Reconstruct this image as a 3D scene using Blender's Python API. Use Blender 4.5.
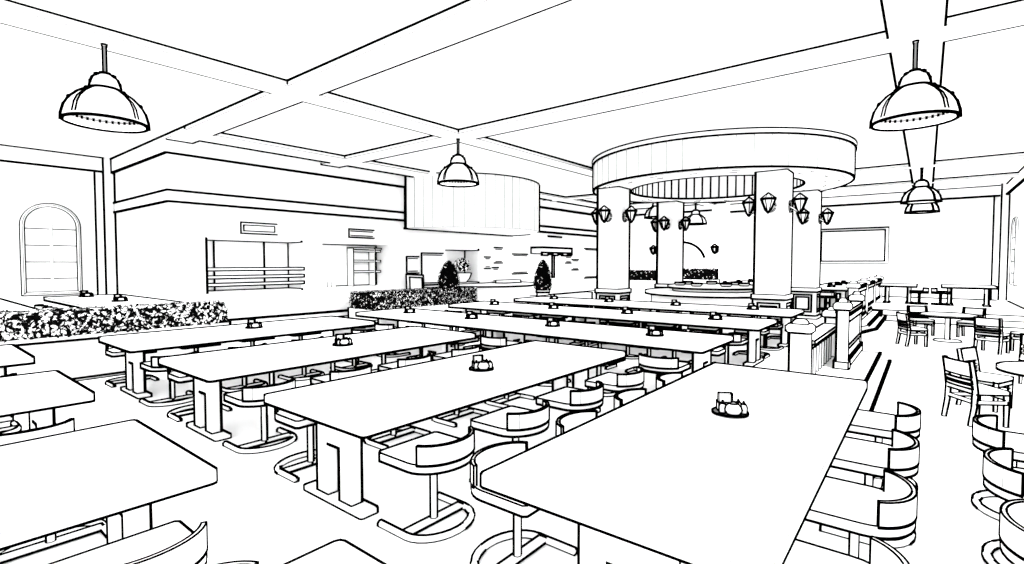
import bpy, math, random
from mathutils import Vector, Matrix
import numpy as np

random.seed(7)
PI = math.pi
S = bpy.context.scene
for o in list(bpy.data.objects):
    bpy.data.objects.remove(o)
COL = S.collection

# ------------------------------------------------------------------ camera
EYE = Vector((0.0, 0.0, 1.87))
FPX = 513.7
yaw, pitch = math.radians(38.884), math.radians(2.054)
cd = bpy.data.cameras.new('camera')
cd.sensor_width = 36.0
cd.lens = 36.0 * FPX / 1024.0
cd.clip_start, cd.clip_end = 0.05, 200
cam = bpy.data.objects.new('camera', cd)
COL.objects.link(cam)
fw = Vector((math.cos(yaw) * math.cos(pitch), math.sin(yaw) * math.cos(pitch), -math.sin(pitch)))
cam.location = EYE
cam.rotation_euler = fw.to_track_quat('-Z', 'Y').to_euler()
S.camera = cam

# ------------------------------------------------------------------ world, light, exposure
W = bpy.data.worlds.new('overcast_white_sky')
S.world = W
W.use_nodes = True
wb = W.node_tree.nodes['Background']
wb.inputs[0].default_value = (1, 1, 1, 1)
wb.inputs[1].default_value = 1.0
S.view_settings.view_transform = 'Standard'
S.view_settings.look = 'None'
S.view_settings.gamma = 1.0
S.view_settings.use_curve_mapping = False
S.view_settings.exposure = 1.5
S.cycles.max_bounces = 48
S.cycles.diffuse_bounces = 48
LAMP_W = 260.0                     # the pendants' bulbs

# ------------------------------------------------------------------ materials
def mat_plain(name, c, var=0.02, scale=6.0, rough=1.0):
    m = bpy.data.materials.new(name)
    m.use_nodes = True
    nt = m.node_tree
    b = nt.nodes['Principled BSDF']
    b.inputs['Roughness'].default_value = rough
    b.inputs['Specular IOR Level'].default_value = 0.0
    n = nt.nodes.new('ShaderNodeTexNoise')
    n.inputs['Scale'].default_value = scale
    r = nt.nodes.new('ShaderNodeValToRGB')
    r.color_ramp.elements[0].color = [max(0, x - var) for x in c] + [1]
    r.color_ramp.elements[1].color = [min(1, x + var) for x in c] + [1]
    nt.links.new(n.outputs['Fac'], r.inputs['Fac'])
    nt.links.new(r.outputs['Color'], b.inputs['Base Color'])
    return m
M = {}
M['ink'] = mat_plain('black_ink_line', (0.0, 0.0, 0.0), 0.0)
for k, c, s in (('plaster', 0.97, 3), ('ceiling', 0.975, 2), ('floor', 0.97, 4), ('laminate', 0.97, 8), ('enamel', 0.97, 10),
                ('wood', 0.965, 14), ('stone', 0.965, 5), ('glass', 0.97, 1), ('ceramic', 0.97, 20), ('paper', 0.97, 12), ('leafwhite', 0.95, 30)):
    M[k] = mat_plain('white_' + k, (c, c, c), 0.01, s)
M['leafink'] = mat_plain('black_leaf', (0.002, 0.002, 0.002), 0.002, 30)
M['grey'] = mat_plain('grey_metal', (0.18, 0.18, 0.18), 0.03, 30)

# ------------------------------------------------------------------ mesh builder: white surfaces plus the inked edges
INK = 1.3                         # pen weight of all drawn edges
class MB:
    """Collects faces of ONE mesh; at build time the sharp edges get thin square ink rods (second material) as part of the same mesh."""
    def __init__(s, px=1.8, crease=0.0, concave=1.5, smooth_px=None, world=None, hidden=True):
        s.v, s.f, s.ink = [], [], []
        s.px, s.crease, s.concave, s.hidden = px, crease, concave, hidden
        s.spx = px if smooth_px is None else smooth_px
        s.world = world or Matrix.Identity(4)
        s.weld = {}
        s.rule = None
        s.noink = set()
    def vert(s, p):
        s.v.append(Vector(p)); return len(s.v) - 1
    def wv(s, p):
        k = (round(p[0], 4), round(p[1], 4), round(p[2], 4))
        if k not in s.weld: s.weld[k] = s.vert(p)
        return s.weld[k]
    def face(s, idx, noink=False):
        if noink: s.noink.add(len(s.f))
        s.f.append(tuple(idx))
    def quad(s, pts, n):
        """welded polygon whose normal points along n"""
        pts = [Vector(p) for p in pts]
        nn = Vector((0, 0, 0))
        for i in range(len(pts)):
            a, b = pts[i], pts[(i + 1) % len(pts)]
            nn += Vector(((a.y - b.y) * (a.z + b.z), (a.z - b.z) * (a.x + b.x), (a.x - b.x) * (a.y + b.y)))
        if nn.dot(Vector(n)) < 0: pts.reverse()
        s.face([s.wv(p) for p in pts])
    def box(s, x0, x1, y0, y1, z0, z1, m=None):
        P = [(x0,y0,z0),(x1,y0,z0),(x1,y1,z0),(x0,y1,z0),(x0,y0,z1),(x1,y0,z1),(x1,y1,z1),(x0,y1,z1)]
        if m is not None: P = [m @ Vector(p) for p in P]
        i = [s.vert(p) for p in P]
        for q in ((0,3,2,1),(4,5,6,7),(0,1,5,4),(1,2,6,5),(2,3,7,6),(3,0,4,7)): s.face([i[k] for k in q])
    def prism(s, pts, z0, z1, m=None):
        """outline (counter-clockwise xy) raised from z0 to z1"""
        n = len(pts)
        A = [Vector((p[0], p[1], z0)) for p in pts]; B = [Vector((p[0], p[1], z1)) for p in pts]
        if m is not None: A = [m @ p for p in A]; B = [m @ p for p in B]
        a = [s.vert(p) for p in A]; b = [s.vert(p) for p in B]
        s.face(a[::-1]); s.face(b)
        for k in range(n):
            j = (k + 1) % n
            s.face((a[k], a[j], b[j], b[k]))
    def loft(s, rings, close=False, caps=True):
        """rings of equal length, each a closed loop of points"""
        R = [[s.vert(p) for p in r] for r in rings]
        n = len(R[0]); m = len(R)
        for i in range(m if close else m - 1):
            a, b = R[i], R[(i + 1) % m]
            for k in range(n):
                j = (k + 1) % n
                s.face((a[k], a[j], b[j], b[k]))
        if caps and not close:
            s.face(R[0][::-1]); s.face(R[-1])
    def tube(s, path, r, n=8, close=False, squash=1.0):
        P = [Vector(p) for p in path]; rings = []
        m = len(P)
        up = Vector((0, 0, 1))
        for i in range(m):
            if close: t = P[(i + 1) % m] - P[i - 1]
            else: t = P[min(i + 1, m - 1)] - P[max(i - 1, 0)]
            t.normalize()
            ref = up if abs(t.z) < 0.95 else Vector((1, 0, 0))
            a = t.cross(ref).normalized(); b = a.cross(t).normalized()
            rr = r[i] if isinstance(r, (list, tuple)) else r
            rings.append([P[i] + a * (rr * math.cos(q)) + b * (rr * squash * math.sin(q)) for q in [2 * PI * (k + 0.5) / n for k in range(n)]])
        rings = [list(reversed(q)) for q in rings]
        s.loft([list(reversed(q)) for q in rings], close)
    def lathe(s, prof, n=32, c=(0, 0, 0), sx=1.0, sy=1.0, rot=0.0):
        """profile of (radius, z) from bottom to top, outside surface; open where radius > 0 at the ends"""
        rings = []
        for r, z in prof:
            if r < 1e-5: rings.append([s.vert((c[0], c[1], c[2] + z))])
            else: rings.append([s.vert((c[0] + sx * r * math.cos(rot + 2*PI*k/n), c[1] + sy * r * math.sin(rot + 2*PI*k/n), c[2] + z)) for k in range(n)])
        for a, b in zip(rings, rings[1:]):
            for k in range(n):
                j = (k + 1) % n
                if len(a) == 1 and len(b) == 1: continue
                if len(a) == 1: s.face((a[0], b[j], b[k]))
                elif len(b) == 1: s.face((a[k], a[j], b[0]))
                else: s.face((a[k], a[j], b[j], b[k]))
    def line(s, pts, px):
        P = [Vector(p) for p in pts]
        for a, b in zip(P, P[1:]): s.ink.append((a, b, px))
    def loop(s, pts, px):
        s.line(list(pts) + [pts[0]], px)
    def build(s, name, mat, parent=None, extra=None, smooth=False, face_mats=None):
        W3 = s.world
        eye = W3.inverted() @ EYE
        sc = W3.to_scale().x
        nf = len(s.f)
        N, C = [], []
        for f in s.f:
            nn = Vector((0, 0, 0)); c = Vector((0, 0, 0))
            m = len(f)
            for i in range(m):
                a, b = s.v[f[i]], s.v[f[(i + 1) % m]]
                nn += Vector(((a.y - b.y) * (a.z + b.z), (a.z - b.z) * (a.x + b.x), (a.x - b.x) * (a.y + b.y)))
                c += a
            nn.normalize(); N.append(nn); C.append(c / m)
        E = {}
        for fi, f in enumerate(s.f):
            if fi in s.noink: continue
            for i in range(len(f)):
                a, b = f[i], f[(i + 1) % len(f)]
                E.setdefault((a, b) if a < b else (b, a), []).append(fi)
        seg = list(s.ink)
        if s.px > 0 or s.crease > 0:
            for (a, b), fs in E.items():
                pa, pb = s.v[a], s.v[b]
                mid = (pa + pb) * 0.5
                if len(fs) == 1:
                    w = s.px; kind = 'border'; n1 = n2 = N[fs[0]]
                else:
                    n1, n2 = N[fs[0]], N[fs[1]]
                    v1 = n1.dot(eye - mid) > 0; v2 = n2.dot(eye - mid) > 0
                    sharp = n1.dot(n2) < 0.82
                    if v1 != v2: kind, w = 'contour', (s.px if sharp else s.spx)
                    elif not sharp: continue
                    elif v1:
                        if n1.dot(C[fs[1]] - C[fs[0]]) > 1e-6: kind, w = 'concave', s.concave
                        else: kind, w = 'crease', s.crease
                    else:
                        if not s.hidden: continue
                        kind, w = 'hidden', s.px * 0.8
                if s.rule:
                    w = s.rule(W3 @ pa, W3 @ pb, kind, w, n1, n2)
                if w and w > 0: seg.append((pa, pb, w))
        V = [tuple(p) for p in s.v]; F = list(s.f); MI = list(face_mats) if face_mats else [0] * nf
        ki = 1 if not extra else 1 + len(extra)
        for a, b, px in seg:
            t = b - a
            L = t.length
            if L < 1e-6: continue
            t /= L
            ref = Vector((0, 0, 1)) if abs(t.z) < 0.9 else Vector((1, 0, 0))
            u = t.cross(ref).normalized(); w = u.cross(t)
            base = len(V)
            for p, sg in ((a, -1), (b, 1)):
                dd = max(0.3, (W3 @ p - EYE).dot(fw))
                h = 0.5 * (px * (INK + .35 * max(0.0, min(1.0, (14.0 - dd) / 9.0)) - .05) if px > 0.5 else px) * dd / FPX / sc
                h = max(h, 0.0008)
                q = p + t * (sg * h * 0.6)
                for cu, cw in ((1, 1), (-1, 1), (-1, -1), (1, -1)):
                    V.append(tuple(q + u * (cu * h) + w * (cw * h)))
            for q in ((0, 1, 2, 3), (7, 6, 5, 4), (0, 4, 5, 1), (1, 5, 6, 2), (2, 6, 7, 3), (3, 7, 4, 0)):
                F.append(tuple(base + k for k in q)); MI.append(ki)
        me = bpy.data.meshes.new(name)
        me.from_pydata(V, [], F)
        me.materials.append(M[mat])
        for e in (extra or []): me.materials.append(M[e])
        me.materials.append(M['ink'])
        me.polygons.foreach_set('material_index', np.array(MI, dtype=np.int32))
        if smooth:
            sm = np.zeros(len(F), dtype=bool); sm[:nf] = True
            me.polygons.foreach_set('use_smooth', sm)
        me.update()
        o = bpy.data.objects.new(name, me)
        COL.objects.link(o)
        if parent is not None: o.parent = parent
        return o

def tag(o, label=None, cat=None, group=None, kind=None):
    if label: o['label'] = label
    if cat: o['category'] = cat
    if group: o['group'] = group
    if kind: o['kind'] = kind
    return o
def struct(o): o['kind'] = 'structure'; return o
def empty(name, loc, rz=0.0, label=None, cat=None, group=None):
    o = bpy.data.objects.new(name, None)
    COL.objects.link(o)
    o.location = loc; o.rotation_euler = (0, 0, rz)
    o.empty_display_size = 0.1
    return tag(o, label, cat, group)
def mw(loc, rz=0.0): return Matrix.Translation(Vector(loc)) @ Matrix.Rotation(rz, 4, 'Z')
def bucket(loc, rz):
    """pieces seen from about the same side and distance share one mesh"""
    d = Vector(loc) - EYE
    return (round(math.log(d.length) / 0.22), round((math.atan2(d.y, d.x) - rz) / 0.16))
CACHE = {}
def place(kind, maker, loc, rz, label, cat, group, name):
    """the first of a bucket is built; the others are copies of the thing, its parts and their sub-parts"""
    key = (kind,) + bucket(loc, rz)
    if key not in CACHE:
        root = empty(name, loc, rz)
        maker(root, mw(loc, rz))
        CACHE[key] = root
    else:
        src = CACHE[key]
        root = src.copy(); COL.objects.link(root)
        root.location = loc; root.rotation_euler = (0, 0, rz)
        for ch in list(src.children):
            c = ch.copy(); COL.objects.link(c); c.parent = root
            for g in list(ch.children):
                d = g.copy(); COL.objects.link(d); d.parent = c
    return tag(root, label, cat, group)
def rrect(x0, x1, y0, y1, r, n=4):
    out = []
    for cx, cy, a0 in ((x1 - r, y0 + r, -90), (x1 - r, y1 - r, 0), (x0 + r, y1 - r, 90), (x0 + r, y0 + r, 180)):
        for k in range(n + 1):
            a = math.radians(a0 + 90.0 * k / n)
            out.append((cx + r * math.cos(a), cy + r * math.sin(a)))
    return out
ORD = ('first', 'second', 'third', 'fourth', 'fifth', 'sixth', 'seventh', 'eighth')

# ================================================================== THE ROOM
ZC, ZB, ZT = 5.31, 5.20, 4.84          # ceiling, underside of the beams, underside of the wall beams

# upper floor with its edge along the two flights of steps
m = MB(px=0.7, concave=0, hidden=False)
m.prism([(-6, -3.6), (6.65, -3.6), (6.65, 0.15), (7.75, 0.15), (7.75, 0.71), (13.15, 0.71), (13.15, 1.55), (17.9, 1.55), (18.9, 1.33), (31.4, 1.33), (31.4, 21.6), (-6, 21.6)], -0.45, 0.0)
def frule(a, b, kind, w, n1, n2):
    if a.z < -0.2 or b.z < -0.2: return 0
    if max(abs(a.x), abs(a.y), abs(b.x), abs(b.y)) > 21 and abs(a.x - b.x) < 1: return 0
    if a.x < -5 or b.x < -5 or min(a.y, b.y) < -3.5: return 0
    if abs(a.y - b.y) < 0.3 and abs(a.x - b.x) > 3 and a.y < 2: return 2.2
    return 0.8
m.rule = frule
struct(m.build('floor', 'floor'))
m = MB(px=0, concave=0)
m.box(6.0, 31.4, -3.2, 2.0, -0.6, -0.3)
struct(m.build('floor', 'floor'))
# steps: one tread between the two levels, in two flights
def srule(a, b, kind, w, n1, n2):
    if a.z < -0.2 or b.z < -0.2: return 0
    return 2.2 if abs(a.x - b.x) > 0.6 else 0.8
for pts in ([(7.9, 0.545), (13.2, 0.545), (13.2, 0.75), (7.9, 0.75)], [(17.6, 1.56), (18.3, 1.40), (19.44, 1.165), (30.9, 1.165), (30.9, 1.4), (19, 1.4), (17.9, 1.6)]):
    m = MB(px=2.2, concave=0, hidden=False)
    m.prism(pts, -0.3, -0.15)
    m.rule = srule
    struct(m.build('floor_step', 'stone'))
# far low platform under the end tables
m = MB(px=1.8, concave=0, hidden=False)
m.box(23.9, 31.05, -2.78, 1.3, -0.3, -0.12)
m.box(24.25, 31.05, -2.78, 1.3, -0.12, 0.05)
m.box(24.6, 31.05, -2.78, 1.9, 0.05, 0.23)
struct(m.build('floor_platform', 'stone'))
# low platform beyond the columns
m = MB(px=1.2, concave=0, hidden=False)
m.box(20.7, 29.98, 1.98, 15.8, 0.0, 0.2)
struct(m.build('floor_platform', 'stone'))
# raised seating floor behind the planter
m = MB(px=0, concave=0)
m.box(-6, 4.2, 10.75, 21.2, 0.0, 0.3)
struct(m.build('floor_platform', 'stone'))

m = MB(px=0, concave=0)
m.box(-6, 31.4, -3.2, 21.5, ZC, ZC + 0.2)
struct(m.build('ceiling', 'ceiling'))

# beams: U run along x, V run along y
UB = {'a': (-0.13, 0.52), 'b': (9.41, 10.05), 'c': (14.47, 15.37)}
VB = {'a': (4.96, 5.61), 'b': (9.48, 10.16), 'e': (22.3, 22.95), 'f': (27.0, 27.65)}
def cuts(lo, hi, holes):
    segs = []; x = lo
    for a, b in sorted(holes):
        if a > x: segs.append((x, min(a, hi)))
        x = max(x, b)
        if x >= hi: break
    if x < hi: segs.append((x, hi))
    return segs
for k, (y0, y1) in UB.items():
    m = MB(px=0, concave=0)
    x0, x1 = -6, 31.0
    if k == 'c': x0 = 5.0
    m.box(x0, x1, y0, y1, ZB, ZC - 0.001)
    holes = list(VB.values())
    if k == 'c': holes.append((13.0, 19.6))
    for a, b in cuts(x0, x1, holes):
        if k == 'a':
            m.line([(a, y0, ZB), (b, y0, ZB)], 1.5); m.line([(a, y1, ZB), (b, y1, ZB)], 1.5)
        else:
            m.line([(a, y0, ZC), (b, y0, ZC)], 2.3)
            m.line([(a, y0, ZB), (b, y0, ZB)], 0.38)
            m.line([(a, y1, ZB), (b, y1, ZB)], 1.9 if k == 'c' else 0.9)
    struct(m.build('ceiling_beam', 'ceiling'))
for k, (x0, x1) in VB.items():
    m = MB(px=0, concave=0)
    y0, y1 = -2.7, 15.868
    m.box(x0, x1, y0, y1, ZB - 0.002, ZC - 0.001)
    for a, b in cuts(y0, y1, list(UB.values())):
        m.line([(x0, a, ZC), (x0, b, ZC)], 2.3)
        m.line([(x0, a, ZB), (x0, b, ZB)], 0.38)
        m.line([(x1, a, ZB), (x1, min(b, 15.87), ZB)], 1.2 if k in 'ab' else 0.7)
    if k == 'a': m.line([(x0, UB['c'][0], ZC), (x0, 15.868, ZC)], 2.3)
    for y in (UB['b'][0], UB['c'][0]):
        if k in 'ab': m.line([(x0, y, ZC), (x0, y, ZB + 0.04)], 1.8)
    if k in 'ab':
        m.line([(x0 if k == 'b' else x0 + .02, 15.86, ZB), (x1, 15.86, ZB)], 1.8); m.line([(x1, 15.86, ZB), (x1, 15.4, ZB)], 1.4)
    struct(m.build('ceiling_beam', 'ceiling'))

# wall with the serving niches, front plane y = 16
NICHES = [(5.95, 8.82, 1.03, 2.59), (9.57, 12.4, 1.03, 2.585), (15.3, 17.38, 1.0, 2.5)]
D = 0.86
m = MB(px=1.7, concave=1.8, hidden=False)
XS = sorted({5.05, 31.1} | {v for n in NICHES for v in n[:2]})
ZS = sorted({0.0, 5.2} | {v for n in NICHES for v in n[2:]})
def in_niche(x, z):
    return any(n[0] < x < n[1] and n[2] < z < n[3] for n in NICHES)
for xa, xb in zip(XS, XS[1:]):
    for za, zb in zip(ZS, ZS[1:]):
        if not in_niche((xa + xb) / 2, (za + zb) / 2):
            m.quad([(xa, 16, za), (xb, 16, za), (xb, 16, zb), (xa, 16, zb)], (0, -1, 0))
for (xa, xb, za, zb) in NICHES:
    zs = [z for z in ZS if za <= z <= zb]
    for a, b in zip(zs, zs[1:]):
        m.quad([(xa, 16, a), (xa, 16 + D, a), (xa, 16 + D, b), (xa, 16, b)], (1, 0, 0))
        m.quad([(xb, 16, a), (xb, 16 + D, a), (xb, 16 + D, b), (xb, 16, b)], (-1, 0, 0))
        m.quad([(xa, 16 + D, a), (xb, 16 + D, a), (xb, 16 + D, b), (xa, 16 + D, b)], (0, -1, 0))
    m.quad([(xa, 16, zb), (xb, 16, zb), (xb, 16 + D, zb), (xa, 16 + D, zb)], (0, 0, -1))
    m.quad([(xa, 16, za), (xb, 16, za), (xb, 16 + D, za), (xa, 16 + D, za)], (0, 0, 1))
m.quad([(5.05, 16, 0), (5.05, 21.2, 0), (5.05, 21.2, 5.2), (5.05, 16, 5.2)], (-1, 0, 0))
m.quad([(5.05, 17.5, 0), (31.1, 17.5, 0), (31.1, 17.5, 5.2), (5.05, 17.5, 5.2)], (0, 1, 0))
m.quad([(31.1, 16, 0), (31.1, 17.5, 0), (31.1, 17.5, 5.2), (31.1, 16, 5.2)], (1, 0, 0))
def wrule(a, b, kind, w, n1, n2):
    if kind == 'border': return 0
    if abs(a.z - 5.2) < .01 or a.z < .01 or abs(a.x - 31.1) < .01 or (abs(a.x - 5.05) < .01 and abs(b.x - 5.05) < .01): return 0
    if abs(a.x - 12.4) < .01 and abs(a.y - 16) < .01: return 0
    if abs(a.x - 9.57) < .01 and abs(b.x - 9.57) < .01: return 0
    if abs(a.x - 15.3) < .01 and abs(b.x - 15.3) < .01: return 0
    return w
m.rule = wrule
struct(m.build('wall_servery', 'plaster'))
# thin uprights at the back of the first niche (its inner door lines)
m = MB(px=0, concave=0, crease=0, hidden=False)
for x in (6.47, 7.99):
    m.box(x, x + 0.02, 16.84, 16.859, 1.03, 2.59); m.line([(x, 16.835, 1.03), (x, 16.835, 2.59)], 1.2)
struct(m.build('trim_1', 'plaster'))

# wall beams, cornice and baseboard along the servery
m = MB(px=1.8, concave=0, hidden=False)
m.box(4.96, 31.0, 15.87, 16.02, ZT, ZC - .002)
m.box(4.96, 5.07, 16.021, 20.99, ZT, ZC - .002)
def brule(a, b, kind, w, n1, n2):
    if abs(a.z - b.z) > 0.1: return 0
    if a.z > 5.2 and abs(a.y - b.y) > 1: return 0
    if a.y > 15.95 and b.y > 15.95: return 0
    if abs(a.x-b.x) < .3 and abs(a.y-b.y) < .3: return 0
    return w
m.rule = brule
# crease at the ceiling and the lower edges
m.line([(5.61, 15.87, ZC), (9.48, 15.87, ZC)], 1.7); m.line([(10.16, 15.87, ZC), (13.1, 15.87, ZC)], 1.7); m.line([(19.5, 15.87, ZC), (22.3, 15.87, ZC)], 1.7)
m.line([(4.96, 15.87, ZT), (4.96, 20.85, ZT)], 1.7); m.line([(4.96, 15.86, ZC), (4.96, 20.85, ZC)], 2.3)
m.line([(4.96, 15.87, ZT), (31, 15.87, ZT)], 1.7)
m.rule = lambda *a: 0
struct(m.build('trim_2', 'plaster'))
m = MB(px=1.7, crease=1.7, concave=0, hidden=True)
m.prism([(5.0, 15.95), (31.0, 15.95), (31.0, 16.01), (5.06, 16.01), (5.06, 20.9), (5.0, 20.9)], 3.555, 3.86)
m.rule = lambda a, b, kind, w, n1, n2: 0 if abs(a.z - b.z) > .05 or (a.y > 15.96 and a.x > 5.03) else w
struct(m.build('trim_3', 'plaster'))
m = MB(px=2.0, concave=0, crease=2.0, hidden=False)
m.box(5.0, 12.2, 15.96, 16.01, 0.0, 0.21)
struct(m.build('baseboard_servery', 'plaster'))

# window wall with its beam and corner pilaster
m = MB(px=0, concave=0)
m.box(-6, 5.1, 21.2, 21.5, 0, ZC)
struct(m.build('wall_window', 'plaster'))
m = MB(px=1.8, concave=0, hidden=False)
m.box(-6, 4.73, 20.85, 21.21, ZT, ZC - .002)
m.line([(-6, 20.85, ZC), (4.73, 20.85, ZC)], 2.1); m.line([(-6, 20.85, ZT), (4.73, 20.85, ZT)], 1.7)
m.rule = lambda *a: 0
struct(m.build('trim_4', 'plaster'))
m = MB(px=1.8, concave=0, crease=0.0, hidden=False)
m.box(4.73, 5.035, 20.85, 21.21, 0.0, ZC - .002)
m.line([(4.73, 20.85, .3), (4.73, 20.85, ZC)], 1.3)
m.line([(4.96, 20.85, ZT), (4.96, 20.85, ZC)], 1.8)
m.line([(4.96, 20.85, ZT), (5.03, 20.85, ZT - .03)], 1.6); m.line([(5.03, 20.85, .3), (5.03, 20.85, ZT - .03)], 1.7)
m.box(4.55, 4.73, 21.05, 21.21, 0.0, ZT)
m.line([(4.55, 21.05, .3), (4.55, 21.05, ZT)], 1.2)
m.rule = lambda *a: 0
struct(m.build('trim_5', 'plaster'))

# end wall with its projecting block, beam, and the side wall
m = MB(px=0, concave=0)
m.box(31.1, 31.4, -3.1, 17, -0.3, ZC)
struct(m.build('wall_end', 'plaster'))
m = MB(px=1.8, concave=0, hidden=False)
m.box(31.0, 31.12, -2.7, 8.9, ZT, ZC - .002)
m.line([(31, -2.45, ZC), (31, 8.85, ZC)], 1.6); m.line([(31, -2.45, ZT), (31, 8.85, ZT)], 1.6)
m.rule = lambda *a: 0
struct(m.build('trim_6', 'plaster'))
m = MB(px=1.9, concave=0, hidden=False)
m.box(30.0, 31.11, 8.86, 16.0, 0, ZC - .002)
m.line([(30, 8.86, ZC), (30, 15.8, ZC)], 1.7); m.line([(29.98, 9.6, 4.9), (29.98, 15.8, 4.9)], 1.5)
m.rule = lambda a, b, kind, w, n1, n2: w if abs(a.z - b.z) > 1 and a.y < 9 and a.x < 30.5 else 0
# arched recess line on the block
m.line([(29.99, 11.15 + 1.25 * math.cos(t), 1.85 + 1.28 * math.sin(t)) for t in [PI * (0.55 + 0.35 * k / 10) - PI * 0.0 for k in range(11)]][::-1], 0.01)
m.line([(29.99, 11.25 - 1.35 * math.sin(t), 1.85 + 1.28 * math.cos(t)) for t in [0.48 * PI * k / 12 for k in range(11)]], 1.8)
struct(m.build('wall_end', 'plaster'))
m = MB(px=0, concave=0)
m.box(19.0, 31.4, -3.1, -2.8, -0.3, ZC)
struct(m.build('wall_side', 'plaster'))
m = MB(px=1.8, concave=0, hidden=False)
m.box(19.0, 31.0, -2.81, -2.62, ZT, ZC - .002)
m.box(30.5, 31.11, -2.81, -2.45, -0.3, ZC - .002)
m.line([(19, -2.62, ZC), (31, -2.62, ZC)], 1.7); m.line([(19, -2.62, ZT), (30.5, -2.62, ZT)], 1.7)
m.line([(30.5, -2.45, .3), (30.5, -2.45, ZC)], 1.1); m.line([(30.5, -2.70, .3), (30.5, -2.70, ZT)], 1.0)
m.line([(31.09, -2.26, 0.3), (31.09, -2.26, ZT)], 1.1)
m.rule = lambda *a: 0
struct(m.build('trim_7', 'plaster'))

# ------------------------------------------------------------------ windows
def arch_pts(cx, r, zb, zs, n=20):
    out = [(cx + r, zb), (cx + r, zs)]
    out += [(cx + r * math.cos(PI * k / n), zs + r * math.sin(PI * k / n)) for k in range(1, n)]
    return out + [(cx - r, zs), (cx - r, zb)]
def arch_window(name, cx, r, zb, zs, W, wpx):
    """arched window in local x/z, facing local -y; mounted at y = 0"""
    root = empty(name, W.to_translation(), W.to_euler().z); struct(root)
    m = MB(px=wpx, concave=wpx * .8, crease=wpx * 0.6, hidden=False, world=W)
    prof = ((0.0, 0.0), (0.0, -0.06), (-0.05, -0.09), (-0.10, -0.06), (-0.10, 0.0))
    rings = []
    for dr, y in prof:
        rings.append([(p[0], y, p[1]) for p in arch_pts(cx, r + dr, zb - dr, zs)])
    R = [[m.vert(p) for p in ring] for ring in rings]
    n = len(R[0])
    for a, b in zip(R, R[1:]):
        for k in range(n):
            j = (k + 1) % n
            m.face((a[k], a[j], b[j], b[k]))
    m.build('window_frame', 'wood', root)
    m = MB(px=0, concave=0, world=W)
    A = arch_pts(cx, r - 0.09, zb + 0.09, zs)
    m.face([m.vert((p[0], -0.01, p[1])) for p in A][::-1])
    m.face([m.vert((p[0], 0.0, p[1])) for p in A])
    m.build('pane', 'glass', root)
    m = MB(px=0, concave=0, world=W)
    for k in range(1, 5):
        z = zb + (zs + 0.02 - zb) * k / 4.2
        for a, b in ((-r + .12, -.05), (.05, r - .12)):
            m.box(cx + a, cx + b, -0.04, -0.011, z - 0.015, z + 0.015)
            m.line([(cx + a, -.04, z), (cx + b, -.04, z)], wpx)
    m.box(cx - .02, cx + .02, -.045, -.011, zb + .09, zs + r - .1)
    m.line([(cx + .03, -.045, zb + .1), (cx + .03, -.045, zs + r - .12)], .22)
    m.build('muntins', 'wood', root)
arch_window('window_1', 3.465, 0.71, 0.90, 3.02, mw((0, 21.2, 0)), .75)
arch_window('window_2', 0.0, 0.75, 1.0, 3.0, mw((29.0, -2.8, 0), PI), .6)

# ================================================================== DRUM CANOPIES
def arc(cx, cy, r, a0, a1, n): return [(cx + r * math.cos(a0 + (a1 - a0) * k / n), cy + r * math.sin(a0 + (a1 - a0) * k / n)) for k in range(n + 1)]
DC = (17.35, 5.52); RO, RI = 3.87, 2.62
root = empty('round_canopy', (DC[0], DC[1], 4.33), 0, 'large white ring canopy of upright battens hung over four square columns', 'canopy')
w = mw((DC[0], DC[1], 4.33))
m = MB(px=1.8, concave=0, crease=0, smooth_px=1.8, hidden=False, world=w)
n = 96
m.lathe([(RO, 0.0), (RO, 0.87)], n)
m.rule = lambda a, b, kind, wd, n1, n2: wd if abs(a.z - b.z) > .2 else 0
near = [k for k in range(n)]
m.loop([(RO * math.cos(2*PI*k/n), RO * math.sin(2*PI*k/n), 0.0) for k in near], 1.6)
for k in range(56):
    a = 2 * PI * k / 56
    m.line([(RO * 1.001 * math.cos(a), RO * 1.001 * math.sin(a), 0.03), (RO * 1.001 * math.cos(a), RO * 1.001 * math.sin(a), 0.83)], 0.33)
m.build('battens', 'wood', root, smooth=True)
m = MB(px=0, concave=0, world=w)
m.lathe([(RO + .035, 0.83), (RO + .035, 0.975)], n); m.lathe([(RO - .02, 0.83), (RO + .035, 0.83)], n)
m.loop([((RO + .035) * math.cos(2*PI*k/n), (RO + .035) * math.sin(2*PI*k/n), 0.83) for k in range(n)], 1.3)
m.loop([((RO + .035) * math.cos(2*PI*k/n), (RO + .035) * math.sin(2*PI*k/n), 0.972) for k in range(n)], 1.5)
m.build('top_rim', 'wood', root)
m = MB(px=0, concave=0, world=w)
m.lathe([(RI, 0.0), (RO, 0.0)], n)
m.loop([((RO - .22) * math.cos(2*PI*k/n), (RO - .22) * math.sin(2*PI*k/n), -0.002) for k in range(n)], 0.35)
m.loop([(RI * math.cos(2*PI*k/n), RI * math.sin(2*PI*k/n), 0.0) for k in range(n)], 1.5)
u = m.build('soffit', 'ceiling', root)
for k in range(20):
    a = 2 * PI * (k + .5) / 20
    for rr in (3.15, 3.5) if k % 2 else (3.32,):
        q = MB(px=0, concave=0, world=w)
        q.lathe([(0.0, -.012), (.09, -.012), (.09, 0.001)], 12, (rr * math.cos(a), rr * math.sin(a), 0))
        t = Vector((-math.sin(a), math.cos(a), 0)); c = Vector((rr * math.cos(a), rr * math.sin(a), -.012))
        q.line([c - t * .09, c + t * .09], 0.7)
        q.build('downlight', 'glass', u)
m = MB(px=0, concave=0, world=w)
m.lathe([(RI, 0.97), (RI, 0.0)], n)
for k in range(56):
    a = 2 * PI * k / 56
    m.line([(RI * .999 * math.cos(a), RI * .999 * math.sin(a), 0.02), (RI * .999 * math.cos(a), RI * .999 * math.sin(a), 0.96)], 1.1)
m.build('inner_battens', 'wood', root)

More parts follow.
